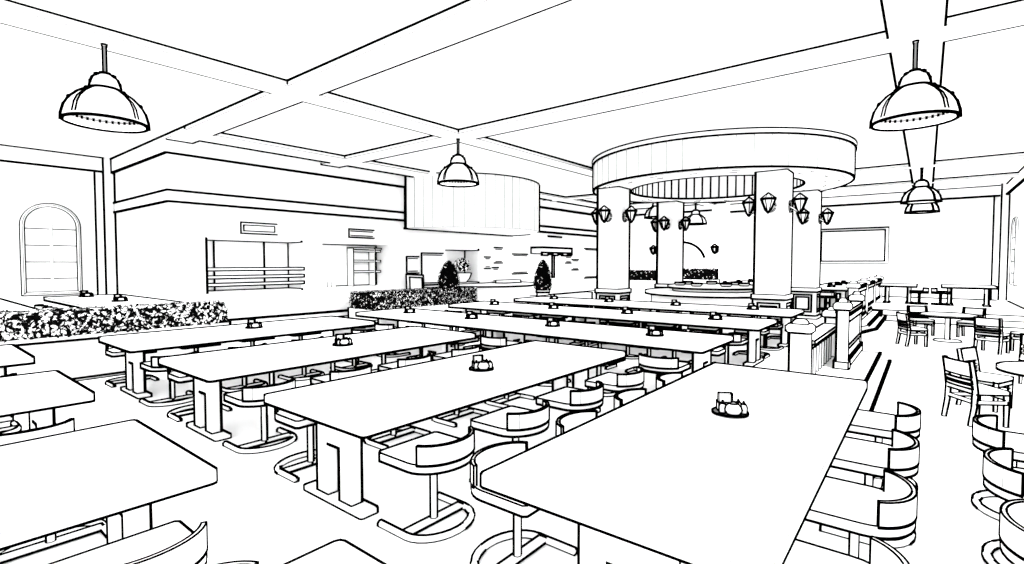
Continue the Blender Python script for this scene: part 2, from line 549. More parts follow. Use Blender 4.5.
HC = (16.4, 16.0); HR = 3.34
root = empty('half_round_canopy', (HC[0], HC[1], 3.26), 0, 'half round white batten canopy fixed to the servery wall', 'canopy')
w = mw((HC[0], HC[1], 3.26))
H2 = 2.045
m = MB(px=0, concave=0, world=w)
pts = arc(0, 0, HR, PI, 2 * PI, 60)
ii = [(m.vert((p[0], p[1], 0)), m.vert((p[0], p[1], H2))) for p in pts]
for a, b in zip(ii, ii[1:]): m.face((a[0], b[0], b[1], a[1]))
for k in range(26):
    a = PI + PI * (k + .5) / 26
    m.line([(HR * 1.001 * math.cos(a), HR * 1.001 * math.sin(a), 0.02), (HR * 1.001 * math.cos(a), HR * 1.001 * math.sin(a), H2 - .02)], 0.32)
m.line([(p[0], p[1], H2) for p in pts], 1.7)
m.line([(p[0], p[1], 0) for p in pts], 0.3)
m.line([(-HR, -.15, 0), (-HR, -.15, H2)], 2.3)
e = [p for p in pts]
aR = math.radians(36.3) - PI / 2
m.line([(HR * math.cos(aR), HR * math.sin(aR), 0), (HR * math.cos(aR), HR * math.sin(aR), H2)], 1.8)
m.build('battens', 'wood', root, smooth=True)
m = MB(px=0, concave=0, world=w)
m.face([m.vert((p[0], p[1], 0)) for p in pts][::-1])
m.line([(-HR, -.07, -.01), (HR, -.07, -.01)], 1.8)
m.line([(p[0], p[1], 0) for p in pts if p[0] > 3.0 and p[1] > -1.4], 1.6)
m.build('soffit', 'ceiling', root)

# ================================================================== COLUMNS, SCONCES
CS = 0.75
def sconce(root, W3):
    """lantern on a hoop bracket; local -y points away from the wall"""
    m = MB(px=.7, concave=0, crease=0, world=W3, hidden=False)
    m.tube([(0, 0.0, -.06), (0, -.10, -.12), (0, -.19, -.20), (0, -.25, -.13)], .022, 6)
    m.tube([(.13 * math.cos(t), -.03, -.07 + .15 * math.sin(t)) for t in [2 * PI * k / 16 for k in range(16)]], .012, 4, close=True)
    m.build('bracket', 'enamel', root)
    m = MB(px=1.9, concave=0, crease=.7, world=W3, hidden=False)
    m.lathe([(0.0, -.25), (.06, -.17), (.13, .02), (.155, .10)], 6, (0, -.25, 0), rot=.3)
    m.build('lamp_shade', 'glass', root)
    m = MB(px=1.6, concave=0, crease=.5, world=W3, hidden=False)
    m.lathe([(.155, .10), (.175, .11), (.10, .17), (.03, .23), (0.0, .25)], 6, (0, -.25, 0), rot=.3)
    m.build('cap', 'enamel', root)
cols = [(14.9, 2.87, 'nearest the seating'), (19.7, 2.87, 'behind the nearest one'), (14.9, 7.66, 'nearest the servery'), (19.7, 7.66, 'deepest under the ring')]
for (x, y, which) in cols:
    rt = empty('square_column', (x + CS / 2, y + CS / 2, 0), 0, 'white square column under the ring canopy, ' + which, 'column', 'columns under the ring canopy')
    w = mw((x + CS / 2, y + CS / 2, 0)); h = CS / 2
    m = MB(px=1.8, concave=0, hidden=False, world=w)
    m.box(-h, h, -h, h, 1.03, 4.33)
    m.build('shaft', 'plaster', rt)
    m = MB(px=1.5, concave=1.2, hidden=False, world=w)
    m.box(-h - .05, h + .05, -h - .05, h + .05, 0.0, .12); m.box(-h - .02, h + .02, -h - .02, h + .02, .12, .92)
    m.box(-h - .05, h + .05, -h - .05, h + .05, .92, 1.03)
    for s, ax in ((-1, 'x'), (-1, 'y')):
        for k in (.19, .27):
            q = [(-k, .25 - (k - .27)), (k, .25 - (k - .27)), (k, .82 + (k - .27)), (-k, .82 + (k - .27))]
            e = h + .022
            m.loop([(-e, a, b) if ax == 'x' else (a, -e, b) for a, b in q], 1.4)
    m.build('pedestal', 'wood', rt)
    side = {(-1, 0): ('servery end', -PI / 2), (0, -1): ('stair face', 0.0), (0, 1): ('servery face', PI), (1, 0): ('rear face', PI / 2)}
    for (dx, dy), (nm, rz) in (((-1, 0), ('front face', -PI / 2)), ((0, -1), ('stair face', 0.0)), ((0, 1), ('servery face', PI)), ((1, 0), ('rear face', PI / 2))):
        p = (x + h + dx * h, y + h + dy * h, 3.45)
        place('sconce', sconce, p, rz, 'lantern sconce on the ' + nm + ' of the column ' + which, 'wall lamp', 'lantern sconces on the columns', 'wall_sconce')
for y, nm in ((12.95, 'servery side'), (9.32, 'stair side')):
    place('sconce2', sconce, (30.0, y, 2.70), -PI / 2, 'lantern sconce on the end wall, ' + nm + ' of the arch', 'wall lamp', 'sconces beside the arch', 'wall_sconce')

# ================================================================== PENDANT LAMPS
def pendant(root, W3):
    eye = W3.inverted() @ EYE
    w = W3
    # local z = 0 is the rim; the shade's seams sit at four quarter points
    m = MB(px=1.9, concave=0, crease=0, smooth_px=2.8, world=w, hidden=False)
    prof = [(.52, 0), (.517, .06), (.485, .19), (.43, .30), (.34, .395), (.23, .475), (.165, .51)]
    n = 40
    m.lathe(prof, n)
    m.rule = lambda a, b, kind, wd, n1, n2: 0 if kind == 'border' else wd
    m.loop([(.52 * math.cos(2*PI*k/n), .52 * math.sin(2*PI*k/n), 0) for k in range(n)], 1.3)
    a0 = math.atan2(eye.y, eye.x)
    for q in range(4):
        for d in (-.055, .055):
            m.line([(r * 1.004 * math.cos(a0 + PI / 4 + q * PI / 2 + d), r * 1.004 * math.sin(a0 + PI / 4 + q * PI / 2 + d), z + .002) for r, z in prof[1:]], 1.0)
    m.build('lamp_shade', 'enamel', root, smooth=True)
    m = MB(px=0, concave=0, world=w)          # the inside of the shade and its row of studs
    m.lathe([(r - .012, z) for r, z in reversed(prof)], n)
    near = [(.512 * math.cos(a0 + t), .515 * math.sin(a0 + t), .01) for t in [PI * (-.5 + k / 20) for k in range(21)]]
    m.line(near, 1.7)
    m.loop([(.465 * math.cos(2*PI*k/n), .465 * math.sin(2*PI*k/n), .13) for k in range(n)], 0.4)
    for k in range(36):
        a = a0 + 2 * PI * k / 36
        p = Vector((.46 * math.cos(a), .46 * math.sin(a), .117))
        m.line([p, p + Vector((0, 0, .024))], 1.35)
    m.build('inner_liner', 'enamel', root)
    m = MB(px=2.0, concave=0, crease=0, smooth_px=2.6, world=w, hidden=False)
    m.lathe([(.165, .51), (.178, .535), (.172, .60), (.15, .66), (.11, .71), (.05, .742), (0, .747)], 28)
    m.rule = lambda a, b, kind, wd, n1, n2: 0 if kind == 'border' else wd
    m.loop([(.172 * math.cos(2*PI*k/28), .172 * math.sin(2*PI*k/28), .515) for k in range(28)], 1.8)
    m.build('cap', 'enamel', root, smooth=True)
    m = MB(px=1.1, concave=0, world=w, hidden=False)
    m.tube([(0, 0, .73), (0, 0, 1.185)], .026, 8)
    m.build('rod', 'grey', root)
    m = MB(px=1.0, concave=0, world=w, hidden=False)
    m.lathe([(.0, 1.165), (.03, 1.17), (.034, 1.199)], 12)
    m.build('ceiling_rose', 'enamel', root)
    m = MB(px=0, concave=0, world=w)
    m.lathe([(0, .16), (.045, .18), (.07, .24), (.05, .32), (.03, .40), (0, .41)], 12)
    m.build('bulb', 'glass', root)
LAMPS = [((2.28, 9.79), 'hung over the seating by the arched window'), ((9.86, .2), 'hung nearest over the stairs'), ((9.86, 9.8), 'hung before the half round canopy'),
         ((22.9, .2), 'hung over the dining tables, nearer of the overlapping two'), ((27.4, .2), 'hung over the dining tables, farther of the overlapping two'),
         ((28.0, 9.8), 'hung by the end wall beyond the ring canopy'), ((22.9, 9.8), 'half hidden behind the deepest column')]
for (x, y), lb in LAMPS:
    dz = 4.0
    place('pendant', pendant, (x, y, dz), math.atan2(-y, -x), 'white dome pendant lamp ' + lb, 'pendant lamp', 'dome pendant lamps', 'pendant_lamp')
    ld = bpy.data.lights.new('bulb_light', 'SPOT'); ld.energy = LAMP_W; ld.shadow_soft_size = .2
    ld.spot_size = math.radians(168); ld.spot_blend = .25       # the shade throws the bulb's light downwards
    lo = bpy.data.objects.new('bulb_light', ld); COL.objects.link(lo); lo.location = (x, y, dz - .01)

# ================================================================== TABLES
ZU, ZTOP = 0.705, 0.77
def long_table(L, Wd):
    """long axis on local x, centred; floor at local z = 0"""
    def mk(root, w):
        m = MB(px=1.6, crease=0.4, concave=0, smooth_px=1.6, world=w)
        m.prism(rrect(-L/2, L/2, -Wd/2, Wd/2, .03, 2), ZU, ZTOP)
        m.rule = lambda a, b, kind, wd, n1, n2: 0 if (kind != 'contour' and abs(a.z - b.z) > .02) else wd
        m.build('tabletop', 'laminate', root)
        for s in ((-1, 1) if L < 5 else (-1, -.04, .04, 1)):
            x0 = s * (L / 2 - .235)
            m = MB(px=1.6, crease=0, concave=1.2, world=w)
            hw = .235; yo = -.035 if L < 5 else 0.0
            # an upside-down U of two posts
            pts = [(-hw, .04), (-hw, ZU), (hw, ZU), (hw, .04), (.08, .04), (.08, .45), (-.08, .45), (-.08, .04)]
            a = [m.vert((x0 - .045, p[0] + yo, p[1])) for p in pts]; b = [m.vert((x0 + .045, p[0] + yo, p[1])) for p in pts]
            m.face(a[::-1] if False else a); m.face(b[::-1])
            for k in range(len(pts)):
                j = (k + 1) % len(pts)
                m.face((a[j], a[k], b[k], b[j]))
            m.build('leg', 'laminate', root)
            m = MB(px=1.6, crease=0, concave=0, world=w)
            m.prism(rrect(x0 - .075, x0 + .075, yo - .40, yo + .40, .02, 2), 0, .04)
            m.build('foot', 'laminate', root)
    return mk
TABLES = []
def add_table(cx, cy, L, Wd, rz, desc, z=0.0, kind=None):
    place('table%g_%g' % (L, Wd), long_table(L, Wd), (cx, cy, z), rz, 'long white canteen table, ' + desc, 'table', 'long canteen tables', 'canteen_table')
ROWS = [(.41, 1.80, 'row nearest the camera'), (2.90, 4.30, 'second row from the camera'), (5.47, 6.92, 'third row from the camera'), (8.10, 9.60, 'fourth row, before the planter'), (-2.2, -.77, 'row beside the dining stairs')]
NB = {'row nearest the camera': 'nearest', 'second row from the camera': 'second', 'third row from the camera': 'third', 'fourth row, before the planter': 'fourth', 'row beside the dining stairs': 'stairside'}
for y0, y1, d in ROWS:
    dx = {'nearest': -.06, 'third': .02, 'fourth': .06}.get(NB[d], 0)
    add_table(3.935 + dx, (y0 + y1) / 2, 3.84, y1 - y0, 0, 'centre block, ' + d)
for y0, y1, d in ROWS[:4]:
    add_table((1.12 if NB[d] == 'second' else 1.14) - 1.93, (y0 + y1) / 2 + (.015 if NB[d] == 'second' else 0), 3.86, y1 - y0, 0, 'window block, ' + d)
CROSS = [(6.73, 8.13, 'first cross row behind the centre block'), (9.60, 11.02, 'second cross row'), (12.40, 13.82, 'last cross row before the columns')]
for x0, x1, d in CROSS:
    add_table((x0 + x1) / 2, (2.25 + 9.91) / 2, 9.91 - 2.25, x1 - x0, PI / 2, d)
add_table(3.22, 13.9, 4.6, 1.45, PI / 2, 'behind the planter hedge, by the return wall', .3)
add_table(1.0, 14.2, 4.6, 1.5, PI / 2, 'behind the planter hedge, by the arched window', .3)

# ================================================================== CANTILEVER CHAIRS
def cantilever(root, w):
    """pole over the origin, table towards local +y"""
    m = MB(px=1.5, concave=0, crease=0, smooth_px=1.5, world=w, hidden=False)
    pth = [(-.28, .25, .022), (-.28, .10, .022), (-.28, -.03, .022)]
    pth += [(-.28 * math.cos(t), -.03 - .215 * math.sin(t), .022) for t in [PI * k / 14 for k in range(1, 14)]]
    pth += [(.28, -.03, .022), (.28, .10, .022), (.28, .25, .022)]
    m.tube(pth, .0215, 8)
    base = m.build('foot_ring', 'enamel', root)
    m = MB(px=1.4, concave=0, crease=0, world=w, hidden=False)
    m.box(-.275, .275, -.03, .03, .012, .036)
    m.build('crossbar', 'enamel', base)
    m = MB(px=1.5, concave=0, crease=0, smooth_px=1.5, world=w, hidden=False)
    m.tube([(0, 0, .03), (0, 0, .475)], .021, 10)
    m.build('pole', 'enamel', root)
    out = [(.278, -.05), (.278, .255), (.26, .275), (-.26, .275), (-.278, .255), (-.278, -.05)]
    out += [(-.278 * math.cos(t), -.05 - .218 * math.sin(t)) for t in [PI * k / 16 for k in range(1, 16)]]
    m = MB(px=1.5, concave=0, crease=.9, smooth_px=1.5, world=w, hidden=True)
    m.prism(out, .47, .53)
    m.rule = lambda a, b, kind, wd, n1, n2: 0 if (kind != 'contour' and abs(a.z - b.z) > .02) else wd
    m.build('seat', 'laminate', root)
    m = MB(px=1.25, concave=0, crease=0.0, smooth_px=1.5, world=w, hidden=True)
    t0 = math.radians(20)
    ts = [t0 + (PI - 2 * t0) * k / 18 for k in range(19)]
    rings = []
    for t in ts:
        o = (-.282 * math.cos(t), -.05 - .222 * math.sin(t)); i = (-.262 * math.cos(t), -.05 - .202 * math.sin(t))
        rings.append([(o[0], o[1], .522), (o[0], o[1], .655), (i[0], i[1], .655), (i[0], i[1], .522)])
    m.loft(rings)
    m.line([(r[0][0], r[0][1] - .002, .53) for r in rings], .8)
    for k in (3, 15): m.line([(rings[k][0][0], rings[k][0][1], .54), (rings[k][0][0], rings[k][0][1], .65)], .4)
    m.build('backrest', 'laminate', root)
GRP = 'cantilever chairs at the long tables'
def add_chair(x, y, rz, label): place('cantilever', cantilever, (x, y, 0), rz, label, 'chair', GRP, 'cantilever_chair')
XS4 = [2.49, 3.44, 4.39, 5.34]
for y0, y1, d in ROWS:
    for i, x in enumerate(XS4):
        if d[:10] != 'row beside': add_chair(x, y0 - (.125 if d == ROWS[0][2] else .165), 0, 'chair %s along the near side of the %s centre table' % (ORD[i], NB[d]))
        if d[:6] != 'fourth': add_chair(x, y1 + .165 - (.06 if d[:6] == 'second' else (-.02 if d[:10] == 'row beside' else 0)), PI, 'chair %s along the far side of the %s centre table' % (ORD[i], NB[d]))
        else: add_chair(x, y1 + .165, PI, 'chair %s along the far side of the fourth centre table' % ORD[i])
for y0, y1, d in ROWS[:4]:
    for i, x in enumerate([-.26, .70]):
        add_chair(x - .02, y0 - .165, 0, 'chair on the near side of the %s window block table, %s' % (NB[d], ('inner', 'aisle end')[i]))
        add_chair(x - .02, y1 + .165, PI, 'chair on the far side of the %s window block table, %s' % (NB[d], ('inner', 'aisle end')[i]))
for x0, x1, d in CROSS:
    nm = d.split(' ')[0] + ' cross row'
    for t, yy in enumerate((2.25, 6.11)):
        for i in range(4):
            y = yy + .47 + .953 * i
            add_chair(x0 - .165, y, -PI / 2, 'chair on the near side of the %s, %s from the stairs' % (nm, ORD[4 * t + i]))
            add_chair(x1 + .165, y, PI / 2, 'chair on the far side of the %s, %s from the stairs' % (nm, ORD[4 * t + i]))
# chairs behind the planter hedge
for i, y in enumerate((12.4, 13.3, 14.2, 15.1)):
    place('cantilever_raised', cantilever, (2.47 - .02, y, .3), -PI / 2, 'chair between the two tables behind the planter hedge, %s back' % ORD[i], 'chair', 'chairs behind the planter', 'cantilever_chair')

# ================================================================== CONDIMENT SETS
def c_tray(root, w):
    m = MB(px=1.2, concave=0, crease=.8, smooth_px=1.2, world=w, hidden=False)
    m.lathe([(0, 0), (.095, 0), (.122, .012), (.122, .017), (.110, .012), (0, .008)], 24)
    m.build('dish', 'grey', root)
def c_napkin(root, w):
    m = MB(px=1.5, concave=0, crease=.8, world=w, hidden=False)
    m.box(-.05, .05, -.028, .028, 0, .065)
    m.build('holder', 'enamel', root)
    m = MB(px=1.5, concave=0, crease=.5, world=w, hidden=False)
    m.box(-.043, .043, -.018, .014, .06, .125)
    m.build('napkins', 'paper', root)
def c_jar(root, w):
    m = MB(px=1.7, concave=0, crease=0, smooth_px=1.7, world=w, hidden=False)
    m.lathe([(0, 0), (.03, 0), (.047, .015), (.053, .035), (.046, .058), (.03, .07), (.016, .075)], 20)
    m.rule = lambda a, b, kind, wd, n1, n2: 0 if kind == 'border' else wd
    m.build('body', 'ceramic', root)
    m = MB(px=1.3, concave=0, crease=0, smooth_px=1.3, world=w, hidden=False)
    m.lathe([(.018, .073), (.018, .08), (.008, .09), (0, .092)], 12)
    m.build('lid', 'grey', root)
def c_bottle(root, w):
    m = MB(px=1.5, concave=0, crease=0, smooth_px=1.5, world=w, hidden=False)
    m.lathe([(0, 0), (.02, 0), (.021, .045), (.016, .06), (.009, .068)], 12)
    m.rule = lambda a, b, kind, wd, n1, n2: 0 if kind == 'border' else wd
    m.build('body', 'ceramic', root)
    m = MB(px=.8, concave=0, crease=0, smooth_px=.8, world=w, hidden=False)
    m.lathe([(.008, .066), (.007, .078), (.003, .088), (0, .09)], 10)
    m.build('nozzle', 'leafink', root)
def condiments(x, y, z, where, s=0):
    base = z
    a = math.atan2(-y, -x) + PI / 2      # the set stands with the napkins at its back
    def at(dx, dy): return (x + dx * math.cos(a) - dy * math.sin(a), y + dx * math.sin(a) + dy * math.cos(a), base + .012)
    g = 'condiment sets on the long tables'
    place('tray', c_tray, (x, y, base), a, 'round tray of the condiment set on ' + where, 'tray', g, 'condiment_tray')
    place('napkin', c_napkin, at(-.035, .045), a + .25, 'napkin holder of the condiment set on ' + where, 'napkin holder', g, 'napkin_holder')
    place('jar', c_jar, at(.022, -.045), a, 'round jar of the condiment set on ' + where, 'jar', g, 'sugar_jar')
    for k, (dx, dy) in enumerate(((-.05, -.03), (.055, .045), (.09, .0))):
        place('bottle', c_bottle, at(dx, dy), a, '%s sauce bottle of the set on %s' % (('front', 'rear', 'outer')[k], where), 'sauce bottle', g, 'sauce_bottle')
condiments(3.90, 1.095, ZTOP, 'the nearest centre table')
condiments(3.92, 3.57, ZTOP, 'the second centre table')
condiments(3.93, 6.10, ZTOP, 'the third centre table')
condiments(4.03, 8.90, ZTOP, 'the fourth centre table')
for x0, x1, d in CROSS:
    nm = d.split(' ')[0] + ' cross row'
    for k, y in enumerate((3.2, 5.08, 7.03, 8.92)):
        condiments((x0 + x1) / 2, y, ZTOP, 'the %s, %s from the stairs' % (nm, ORD[k]))
condiments(3.22, 13.2, 1.07, 'the table behind the hedge, near end')
condiments(3.15, 15.6, 1.07, 'the table behind the hedge, far end')

# ================================================================== HEDGES, TREES
def leaf_mass(name, parent, w, surf, n, size, white, core):
    """a dense dark core with small leaf blades all over it"""
    rnd = random.Random(n + len(name))
    m = MB(px=0, concave=0, world=w)
    core(m)
    k0 = len(m.f); fm = [1] * k0
    for _ in range(n):
        p, nr = surf(rnd)
        p, nr = Vector(p), Vector(nr).normalized()
        nr = (nr + Vector((rnd.uniform(-.5, .5), rnd.uniform(-.5, .5), rnd.uniform(-.35, .6)))).normalized()
        a = nr.cross(Vector((rnd.uniform(-1, 1), rnd.uniform(-1, 1), rnd.uniform(-1, 1)))).normalized(); b = nr.cross(a)
        L = size * rnd.uniform(.55, 1.25); wd = L * rnd.uniform(.5, .85)
        q = p + nr * size * rnd.uniform(.02, .45)
        six = [(1, 0), (.45, .55), (-.45, .6), (-1, 0), (-.45, -.6), (.45, -.55)]
        m.face([m.vert(q + a * (L * .5 * u) + b * (wd * .5 * v) - nr * (abs(u) * L * .12)) for u, v in six])
        fm.append(0 if rnd.random() < white else 1)
    o = m.build(name, 'leafwhite', parent, extra=['leafink'], face_mats=fm)
    return o
def hedge_box(L, Wd, z0, z1):
    def surf(r):
        t = r.random()
        z = r.uniform(z0, z1)
        if t < .62: return (r.uniform(0, L), 0, z), (0, -1, 0)
        if t < .90: return (r.uniform(0, L), r.uniform(0, Wd), z1), (0, 0, 1)
        if t < .95: return (0, r.uniform(0, Wd), z), (-1, 0, 0)
        return (L, r.uniform(0, Wd), z), (1, 0, 0)
    def core(m): m.box(.03, L - .03, .03, Wd - .03, z0, z1 - .03)
    return surf, core
# planter with the long hedge
rt = empty('hedge_planter', (-5.5, 10.45, 0), 0, 'low white planter wall with a clipped leafy hedge before the arched window', 'planter')
w = mw((-5.5, 10.45, 0))
m = MB(px=1.7, concave=0, hidden=True, world=w)
m.prism([(0, .03), (9.72, .03), (9.72, .45), (0, .45)], 0.0, .665)
m.prism([(0, -.02), (9.77, -.02), (9.77, .5), (0, .5)], .665, .735)
m.rule = lambda a, b, kind, wd, n1, n2: wd if (kind == 'contour' and min(a.z, b.z) > .6) else 0
m.line([(0, .0, .74), (9.76, .0, .74)], 1.2)
m.build('planter_wall', 'stone', rt)
m = MB(px=1.6, concave=0, crease=1.4, hidden=False, world=w)
m.box(0, 9.72, 0.005, .05, 0, .05)
m.build('plinth', 'stone', rt)
surf, core = hedge_box(9.72, .46, .735, 1.13)
leaf_mass('hedge_foliage', rt, w, surf, 9500, .078, .33, core)['kind'] = 'stuff'
# second planter in front of the servery
rt = empty('hedge_planter', (10.17, 14.0, 0), 0, 'low white planter with a dark clipped hedge before the servery counter', 'planter')
w = mw((10.17, 14.0, 0))
m = MB(px=1.6, concave=0, hidden=False, world=w)
m.box(0, 5.0, 0, 1.4, 0, .345)
m.build('planter_wall', 'stone', rt)
surf, core = hedge_box(4.95, 1.35, .345, .90)
leaf_mass('hedge_foliage', rt, w, surf, 9000, .07, .13, core)['kind'] = 'stuff'
def cone_tree(cx, cy, z0, z1, R, label, pot=None):
    rt = empty('cone_topiary', (cx, cy, 0), 0, label, 'topiary', 'dark cone topiaries')
    w = mw((cx, cy, 0))
    prof = [(.8 * R, z0), (.95 * R, z0 + .12 * (z1 - z0)), (R, z0 + .3 * (z1 - z0)), (.86 * R, z0 + .55 * (z1 - z0)), (.55 * R, z0 + .82 * (z1 - z0)), (.2 * R, z0 + .97 * (z1 - z0)), (0, z1)]
    def core(m): m.lathe([(r * .93, z) for r, z in prof], 16)
    def surf(r):
        t = r.random() * 5.999; i = int(t); f = t - i
        rr = prof[i][0] * (1 - f) + prof[i + 1][0] * f; z = prof[i][1] * (1 - f) + prof[i + 1][1] * f
        a = r.uniform(0, 2 * PI)
        return (rr * math.cos(a), rr * math.sin(a), z), (math.cos(a), math.sin(a), .3)
    leaf_mass('foliage', rt, w, surf, 1500, .075, .05, core)
    m = MB(px=1.5, concave=0, world=w, hidden=False)
    m.tube([(0, 0, pot[1] - .05 if pot else z0 - .12), (0, 0, z0 + .1)], .03, 8)
    m.build('trunk', 'wood', rt)
    if not pot: return
    m = MB(px=1.5, concave=0, crease=0, smooth_px=1.5, world=w, hidden=False)
    m.lathe([(pot[2] * .7, pot[0]), (pot[2], pot[1] - .06), (pot[2] * 1.12, pot[1] - .06), (pot[2] * 1.12, pot[1]), (0, pot[1])], 16)
    m.build('pot', 'ceramic', rt)
cone_tree(14.1, 14.55, .915, 1.96, .42, 'dark cone shaped topiary rising out of the servery hedge')
cone_tree(16.3, 11.6, .86, 1.99, .36, 'dark cone topiary in a white pot beside the columns', (.0, .82, .22))

# ================================================================== SERVERY FITTINGS
def wall_box(name, x0, x1, z0, z1, d, label, cat, group=None, inner=True, px=1.5, y=15.999, vert=True):
    rt = empty(name, ((x0 + x1) / 2, y, z0), 0, label, cat, group)
    w = mw(((x0 + x1) / 2, y, z0)); h = (x1 - x0) / 2; H = z1 - z0
    m = MB(px=0, concave=0, world=w)
    m.box(-h, h, -d, 0, 0, H)
    m.line([(-h, -d, 0), (h, -d, 0)], px); m.line([(-h, -d, H), (h, -d, H)], px)
    if vert: m.line([(-h, -d, 0), (-h, -d, H)], px * .9)
    m.build('case', 'enamel', rt)
    if inner:
        m = MB(px=0, concave=0, world=w)
        k = min(.08, H * .24)
        m.box(-h + k, h - k, -d - .01, -d + .002, k, H - k)
        for z in (k, H - k): m.line([(-h + k, -d - .01, z), (h - k, -d - .01, z)], px * .7)
        if vert == 2:
            for x in (-h + k, h - k): m.line([(x, -d - .01, k), (x, -d - .01, H - k)], px * .8)
        m.build('face', 'paper', rt)
    return rt
wall_box('sign_box', 6.86, 7.95, 2.77, 3.10, .12, 'blank white sign box above the first serving niche with railings', 'sign', 'sign boxes over the niches', px=1.2, vert=2)
wall_box('sign_box', 10.53, 11.58, 2.80, 3.09, .12, 'blank white sign box above the second serving niche', 'sign', 'sign boxes over the niches', px=1.2)
wall_box('wall_screen', 13.16, 13.77, 1.49, 2.15, .06, 'small white panel on the wall above the leaning menu stand', 'panel', px=1.2)
wall_box('menu_board', 13.92, 15.1, 1.0, 2.30, .07, 'large white panel on the wall beside the third niche', 'panel', px=1.2)
for x0, x1, z0, z1, lb in ((17.75, 18.15, 1.64, 2.175, 'small pale notice nearest the third niche'), (18.45, 19.04, 1.90, 2.63, 'upper notice of the pair above the counter'), (18.31, 18.74, .98, 1.68, 'lower notice of the pair above the counter'),
                           (19.82, 21.04, 1.36, 2.344, 'wide pale notice left of the scalloped awning'), (26.7, 28.3, 1.0, 2.77, 'tall pale board beside the ring canopy column'),
                           (24.6, 25.2, 1.9, 2.3, 'small notice just beyond the awning'), (25.3, 26.0, 1.5, 2.1, 'second notice beyond the awning'), (22.9, 24.2, 3.33, 3.36, 'thin strip light above the awning')):
    wall_box('wall_notice', x0, x1, z0, z1, .05, 'white framed ' + lb if 'strip' not in lb else lb, 'notice', 'notices on the servery wall', inner=z1 - z0 > .3, vert=False, px=1.1)
# scalloped awning
rt = empty('awning', (22.9, 15.99, 2.3), 0, 'small scalloped awning on the servery wall beside the topiary', 'awning')
w = mw((22.9, 15.99, 2.3))
m = MB(px=1.7, concave=0, hidden=True, world=w)
m.prism([(-1.5, -.7), (1.3, -.7), (1.3, 0), (-1.5, 0)], .12, .40)
m.build('canopy', 'paper', rt)
m = MB(px=1.5, concave=0, world=w)
for k in range(6): m.prism([(-1.5 + .465 * k, -.72), (-1.035 + .465 * k, -.72), (-1.035 + .465 * k, -.69), (-1.5 + .465 * k, -.69)], .0 + .05 * (k % 2), .14)
m.build('valance', 'paper', rt)
m = MB(px=1.6, concave=0, world=w)
m.box(-.42, -.36, -.66, -.60, -1.15, .12)
m.build('post', 'enamel', rt)
# sneeze rails across the first niche
for k, z in enumerate((1.70, 1.47, 1.25)):
    rt = MB(px=1.2, concave=0, crease=0.9, hidden=False)
    rt.box(5.94, 8.86, 15.93, 15.985, z - .04, z + .045)
    tag(rt.build('tray_rail', 'enamel'), '%s white tray rail across the first serving niche' % ('top', 'middle', 'lowest')[k], 'rail', 'rails across the serving niche')
# shelf rack in the second niche
rt = empty('shelf_rack', (11.75, 16.65, 1.03), 0, 'open white shelf rack standing in the second serving niche', 'rack')
w = mw((11.75, 16.65, 1.03))
m = MB(px=.8, concave=0, crease=0, hidden=False, world=w)
for x in (-.66, .30): m.box(x, x + .03, -.15, .2, 0, 1.42)
m.box(-.66, .62, -.15, .2, 1.39, 1.43)
m.build('frame', 'enamel', rt)
for z in (.50, .90, 1.28):
    m = MB(px=.7, concave=0, crease=.6, hidden=False, world=w)
    m.box(-.62, .6, -.12, .18, z, z + .07)
    m.build('shelf', 'enamel', rt)
for k, x in enumerate((9.95, 10.12, 10.3)):
    m = MB(px=.35, concave=0, smooth_px=.35, hidden=False)
    m.lathe([(.0, 1.031), (.06, 1.031), (.065, 1.2), (.03, 1.28), (.025, 1.36), (0, 1.37)], 12, (x, 16.5, 0))
    tag(m.build('pump_bottle', 'ceramic'), '%s pale pump bottle on the sill of the second niche' % ORD[k], 'bottle', 'pump bottles in the second niche')
# flowers in the third niche
rt = empty('potted_flowers', (16.75, 16.43, 1.0), 0, 'bushy dark flowers in a white bowl inside the third niche', 'plant')
w = mw((16.75, 16.43, 1.0))
def fs(r):
    a = r.uniform(0, 2 * PI); b = r.uniform(-.2, 1) * PI / 2
    return (.45 * math.cos(a) * math.cos(b), .25 * math.sin(a) * math.cos(b), .68 + .42 * math.sin(b)), (math.cos(a), math.sin(a), math.sin(b))
leaf_mass('blossoms', rt, w, fs, 380, .12, .60, lambda m: m.lathe([(0, .5), (.3, .6), (.4, .8), (.2, 1.05), (0, 1.1)], 10, sx=1.2, sy=.6))
m = MB(px=1.5, concave=0, smooth_px=1.5, hidden=False, world=w)
m.lathe([(0, 0), (.15, 0), (.32, .2), (.4, .42), (0, .42)], 16)
m.build('bowl', 'ceramic', rt)
# bulging counter under the half round canopy
rt = empty('serving_counter', (17.75, 15.98, 0), 0, 'white half round serving counter under the half round canopy', 'counter')
w = mw((17.75, 15.98, 0))
m = MB(px=1.5, concave=0, hidden=False, smooth_px=1.5, world=w)
m.prism([(-3.77, 0), (-3.77, -.42), (-2.3, -.42)] + arc(0, 0, 2.35, PI * 1.06, 2 * PI, 40), .89, .95)
m.rule = lambda a, b, kind, wd, n1, n2: 0 if abs(a.z - b.z) > .02 else wd
m.build('worktop', 'stone', rt)
m = MB(px=0, concave=0, world=w)
m.prism(arc(0, 0, 2.1, PI, 2 * PI, 40), 0, .888)
m.box(-3.73, -2.05, -.36, 0, 0, .888)
m.build('front_panel', 'wood', rt)
m = MB(px=1.4, concave=0, crease=0, smooth_px=1.4, hidden=False)
m.prism(rrect(18.0, 19.3, 15.0, 15.5, .1, 3), .965, 1.08)
tag(m.build('serving_tray', 'enamel'), 'shallow white tray lying on the half round counter', 'tray')
